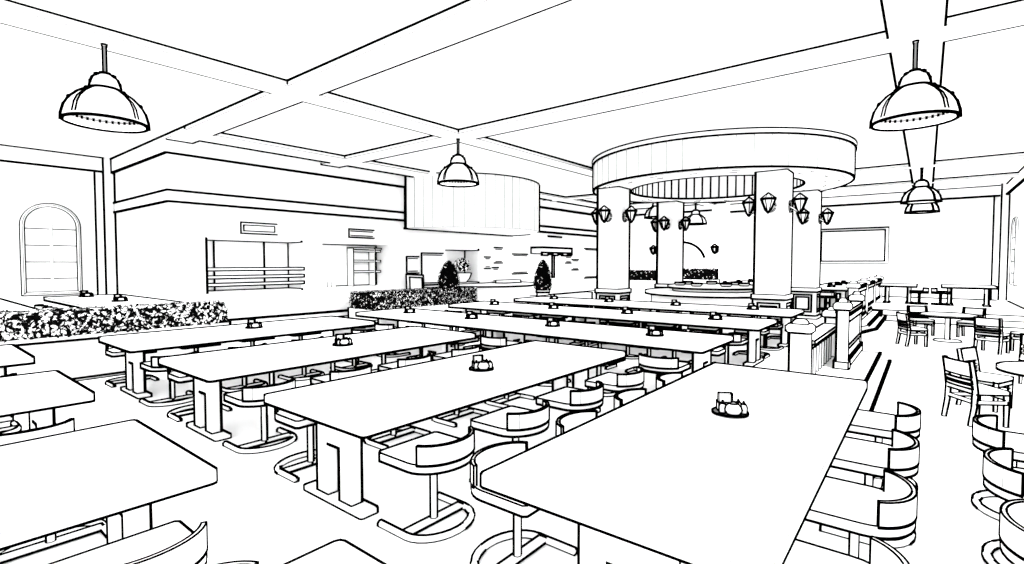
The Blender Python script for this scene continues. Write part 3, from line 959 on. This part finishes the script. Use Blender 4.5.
# menu stand
rt = empty('menu_stand', (13.45, 15.9, 0), 0, 'white framed menu board leaning before the wall behind the hedge', 'menu board')
w = Matrix.Translation((13.45, 15.75, .35)) @ Matrix.Rotation(-.12, 4, 'X') @ Matrix.Rotation(.06, 4, 'Y')
rt.matrix_world = w
m = MB(px=1.3, concave=.7, crease=0, hidden=False, world=w)
m.box(-.40, .40, -.03, .03, 0, 1.08)
m.build('frame', 'wood', rt)
m = MB(px=1.1, concave=0, crease=1.1, hidden=False, world=w)
m.box(-.31, .31, -.045, -.028, .08, .97)
m.build('board', 'paper', rt)

# ================================================================== ROUND ISLAND UNDER THE RING
rt = empty('round_island', (DC[0], DC[1], 0), 0, 'two tier round white buffet island under the ring canopy', 'counter')
w = mw((DC[0], DC[1], 0))
for nm, r0, r1, z0, z1 in (('base', 1.9, 1.9, 0, .88), ('lower_shelf', 2.1, 2.1, .88, .96), ('riser', 1.2, 1.2, .96, 1.08), ('upper_shelf', 1.36, 1.36, 1.08, 1.14)):
    m = MB(px=1.6, concave=0, crease=0, smooth_px=1.6, hidden=False, world=w)
    m.lathe([(0, z0), (r0, z0), (r1, z1), (0, z1)], 48)
    m.build(nm, 'stone', rt)
for k in range(7):
    a = 2 * PI * k / 7 + .3
    m = MB(px=1.5, concave=0, crease=0, smooth_px=1.5, hidden=False)
    m.lathe([(0, 0), (.10, 0), (.16, .07), (.15, .09), (0, .06)], 14, (DC[0] + 1.0 * math.cos(a), DC[1] + 1.0 * math.sin(a), 1.152))
    tag(m.build('serving_bowl', 'ceramic'), 'white serving bowl on the round island, %s round its upper shelf' % ORD[k], 'bowl', 'bowls on the round island')
# low half wall and bench by the topiary
m = MB(px=1.6, concave=0, hidden=False)
m.box(14.0, 17.2, 9.95, 10.2, 0, .76)
tag(m.build('half_wall', 'stone'), 'low white half wall between the last cross row and the first column', 'half wall')
# far planting boxes seen between the columns
for x, y, L, z0, z1, lb in ((26.3, 12.2, 3.2, .95, 1.52, 'dark hedge box between the first and deepest columns'), (26.3, 9.25, 2.2, 1.05, 1.62, 'dark hedge box beside the deepest column')):
    rt = empty('planter_box', (x, y, 0), 0, lb, 'planter', 'far hedge boxes')
    w = mw((x, y, 0))
    m = MB(px=1.3, concave=0, hidden=False, world=w)
    m.box(0, .5, -L / 2, L / 2, 0, z0)
    m.build('trough', 'stone', rt)
    def sf(r, L=L, z0=z0, z1=z1):
        if r.random() < .7: return (0, r.uniform(-L/2, L/2), r.uniform(z0, z1)), (-1, 0, 0)
        return (r.uniform(0, .5), r.uniform(-L/2, L/2), z1), (0, 0, 1)
    leaf_mass('hedge_foliage', rt, w, sf, 900, .08, .05, lambda m, L=L, z0=z0, z1=z1: m.box(.02, .48, -L/2 + .02, L/2 - .02, z0, z1 - .02))['kind'] = 'stuff'

# ================================================================== NEWELS, RAILING, PANELS
def newel(x, y, h, s, lb, px=1.5, base=False):
    rt = empty('newel_post', (x, y, 0), 0, lb, 'post', 'capped posts along the stairs')
    w = mw((x, y, 0))
    m = MB(px=px, concave=0, hidden=False, world=w)
    m.box(-s, s, -s, s, 0, h - .2)
    m.build('shaft', 'wood', rt)
    m = MB(px=px, concave=0, crease=0, smooth_px=px, hidden=False, world=w)
    e = s + .05
    ring = lambda k, z: [(px_, py_, z) for px_, py_ in rrect(-k, k, -k, k, min(.06, k * .5), 3)]
    m.loft([ring(e - .03, h - .2), ring(e, h - .17), ring(e, h - .11), ring(e - .035, h - .075)])
    m.loft([ring(s * .8, h - .075), ring(s * .72, h - .04), ring(s * .45, h - .005)])
    m.build('cap', 'wood', rt)
    if base:
        m = MB(px=px, concave=0, crease=.9, hidden=False, world=w)
        m.box(-s - .03, s + .03, -s - .03, s + .03, 0, .13)
        m.build('plinth', 'wood', rt)
newel(9.05, 1.51, 1.0, .13, 'thick white newel post with a domed cap nearest the long tables')
newel(12.1, 1.43, 1.0, .13, 'white newel post at the far end of the baluster railing')
rt = empty('stair_railing', (9.20, 1.46, 0), 0, 'white railing with slim balusters beside the dining stairs', 'railing')
w = mw((9.20, 1.46, 0))
m = MB(px=1.4, concave=0, crease=1.0, hidden=False, world=w)
m.box(0, 2.75, -.13, .13, .60, .66); m.box(0, 2.75, -.09, .09, .54, .60)
m.build('handrail', 'wood', rt)
for k in range(9):
    m = MB(px=1.0, concave=0, crease=0, hidden=False, world=w)
    x = .16 + .295 * k
    m.box(x - .045, x + .045, -.03, .03, .0, .54)
    m.build('baluster', 'wood', rt)
newel(10.78, 1.14, 1.25, .08, 'tall white post at the near end of the stair partition', base=True)
newel(13.55, 1.18, 1.25, .08, 'tall white post at the far end of the stair partition', base=True)
def panel_wall(name, x0, x1, y, h, lb, group=None):
    rt = empty(name, (x0, y, 0), 0, lb, 'partition', group)
    w = mw((x0, y, 0)); L = x1 - x0
    m = MB(px=1.3, concave=0, crease=0, hidden=False, world=w)
    m.box(0, L, -.05, .05, .12, h)
    m.build('board', 'wood', rt)
    m = MB(px=1.3, concave=0, crease=1.0, hidden=False, world=w)
    m.box(0, L, -.09, .09, h - .16, h - .06); m.box(0, L, -.10, .10, h, h + .05)
    m.build('rail_moulding', 'wood', rt)
    m = MB(px=1.3, concave=0, crease=1.0, hidden=False, world=w)
    m.box(0, L, -.11, .11, 0, .12); m.box(0, L, -.09, .09, .12, .17); m.box(0, L, -.07, .07, .30, .36)
    m.build('plinth', 'wood', rt)
panel_wall('stair_partition', 10.93, 13.4, 1.16, .98, 'low white panelled partition between two tall posts by the stairs')
PX = (19.0, 22.4, 26.0, 29.8)
for k, x in enumerate(PX):
    newel(x, 1.75, 1.32, .12, 'distant white domed post of the booth partition, %s from the stairs' % ORD[k], px=1.1)
for k, (a, b) in enumerate(zip(PX, PX[1:])):
    panel_wall('booth_partition', a + .16, b - .16, 1.75, 1.12, 'white booth partition panel running towards the end wall, %s from the stairs' % ORD[k], 'booth partition panels')

# ================================================================== DINING AREA
def dining_chair(root, w):
    """wooden chair, front towards local +y, floor at z = 0"""
    for sx in (-1, 1):
        m = MB(px=1.15, concave=0, crease=0, hidden=False, world=w)
        m.tube([(sx * .235, -.24, 0), (sx * .235, -.20, .25), (sx * .235, -.19, .46), (sx * .235, -.215, .66), (sx * .235, -.25, .86)], [.021, .024, .026, .024, .021], 4)
        m.build('back_post', 'wood', root)
        m = MB(px=1.15, concave=0, crease=0, hidden=False, world=w)
        m.tube([(sx * .235, .20, 0), (sx * .235, .20, .44)], [.019, .026], 4)
        m.build('leg', 'wood', root)
        m = MB(px=1.0, concave=0, hidden=False, world=w)
        m.box(sx * .235 - .012, sx * .235 + .012, -.19, .2, .30, .34)
        m.build('stretcher', 'wood', root)
    m = MB(px=1.15, concave=0, crease=.3, hidden=True, world=w)
    m.prism(rrect(-.255, .255, -.20, .23, .03, 2), .43, .475)
    m.rule = lambda a, b, kind, wd, n1, n2: 0 if kind != 'contour' and abs(a.z - b.z) > .02 else wd
    m.build('seat', 'wood', root)
    def slat(z0, z1, nm, curve=.03):
        m = MB(px=1.15, concave=0, crease=.0, hidden=True, world=w)
        rings = []
        for k in range(9):
            t = -1 + k / 4.0
            x = .235 * t
            yy = -.195 - (z0 - .46) * .14 - curve * (1 - t * t)
            dy = (z1 - z0) * .14
            rings.append([(x, yy + .012, z0), (x, yy - .012, z0), (x, yy - dy - .012, z1), (x, yy - dy + .012, z1)])
        m.loft(rings)
        m.build(nm, 'wood', root)
    slat(.66, .85, 'backrest'); slat(.57, .61, 'slat'); slat(.50, .54, 'slat')
    m = MB(px=1.0, concave=0, hidden=False, world=w)
    m.box(-.235, .235, .188, .212, .36, .40); m.box(-.235, .235, -.20, -.18, .30, .34)
    m.build('stretcher', 'wood', root)
ZL = -.3
def face(dx, dy): return math.atan2(dy, dx) - PI / 2
for x, y, dx, dy, lb in ((9.43, -.57, .56, -.83, 'wooden dining chair nearest the stairs, back rails towards them'),
                         (10.5, -.74, -.4, -.9, 'wooden dining chair just behind the nearest dining chair'),
                         (17.2, .25, .45, -.89, 'wooden dining chair standing at the stair side of the second round table'),
                         (17.05, -1.28, .92, -.4, 'wooden dining chair seen squarely from behind at the second round table'),
                         (17.75, -2.0, .6, .8, 'tall dining chair against the side wall by the second round table'),
                         (20.1, -1.05, -.9, .3, 'wooden dining chair on the far side of the second round table, side wall end'),
                         (20.0, .1, -.9, -.4, 'wooden dining chair on the far side of the second round table, stair end'),
                         (13.1, -1.62, -.9, .1, 'wooden dining chair cut by the frame edge')):
    place('dining', dining_chair, (x, y, ZL), face(dx, dy), lb, 'chair', 'wooden dining chairs', 'dining_chair')
def round_table(root, w, R=.62):
    m = MB(px=1.6, concave=0, crease=.5, smooth_px=1.6, hidden=False, world=w)
    m.lathe([(0, .71), (R, .71), (R, .75), (0, .75)], 40)
    m.build('tabletop', 'wood', root)
    m = MB(px=1.5, concave=0, smooth_px=1.5, hidden=False, world=w)
    m.tube([(0, 0, .03), (0, 0, .71)], .05, 10)
    m.build('pedestal', 'wood', root)
    m = MB(px=1.4, concave=0, smooth_px=1.4, hidden=False, world=w)
    m.lathe([(0, 0), (.3, 0), (.28, .03), (0, .05)], 20)
    m.build('base', 'wood', root)
place('round', round_table, (9.82, -1.42, ZL), 0, 'round white dining table cut by the frame edge', 'table', 'round dining tables', 'round_table')
place('round', round_table, (18.75, -.5, ZL), 0, 'round white dining table between the distant dining chairs', 'table', 'round dining tables', 'round_table')
for cy, nm, nm2 in ((2.78, 'low platform beyond the columns, stair side', 'table beyond the columns'), (6.6, 'low platform behind the round island', 'table behind the island')):
    add_table(24.7, cy, 6.4, 1.3, 0, nm, .2)
    for k, x in enumerate((22.6, 24.6, 26.6)):
        condiments(x, cy, ZTOP + .2, 'the ' + nm2 + ', ' + ORD[k] + ' back')
place('cantilever_platform', cantilever, (21.32, 2.78, .2), -PI / 2, 'chair at the near end of the table beyond the columns, stair side', 'chair', GRP, 'cantilever_chair')
# tables and stools on the far platform
for cx, cy, L, rz, lb in ((26.6, .90, 1.2, PI / 2, 'far platform, stair side'), (26.6, -1.28, 1.55, PI / 2, 'far platform, side wall end')):
    add_table(cx, cy, L, 1.3, rz, lb, .23)
for x, y, rz, lb in ((26.4, .20, 0, 'stair side'), (26.4, -.46, PI, 'side wall end')):
    place('cantilever_far', cantilever, (x, y, .23), rz, 'low backed chair between the far platform tables, ' + lb, 'chair', 'chairs on the far platform', 'cantilever_chair')
# blank notice board on the end wall
rt = empty('notice_board', (31.08, 2.9, 1.9), 0, 'wide blank framed board on the end wall', 'notice board')
w = mw((31.08, 2.9, 1.9))
m = MB(px=1.2, concave=1.0, crease=0, hidden=True, world=w)
m.box(-.08, 0.01, -1.42, 1.50, 0, 1.74)
m.build('frame', 'wood', rt)
m = MB(px=1.1, concave=0, crease=1.1, hidden=True, world=w)
m.box(-.10, -.07, -1.30, 1.38, .10, 1.62)
m.build('board', 'paper', rt)
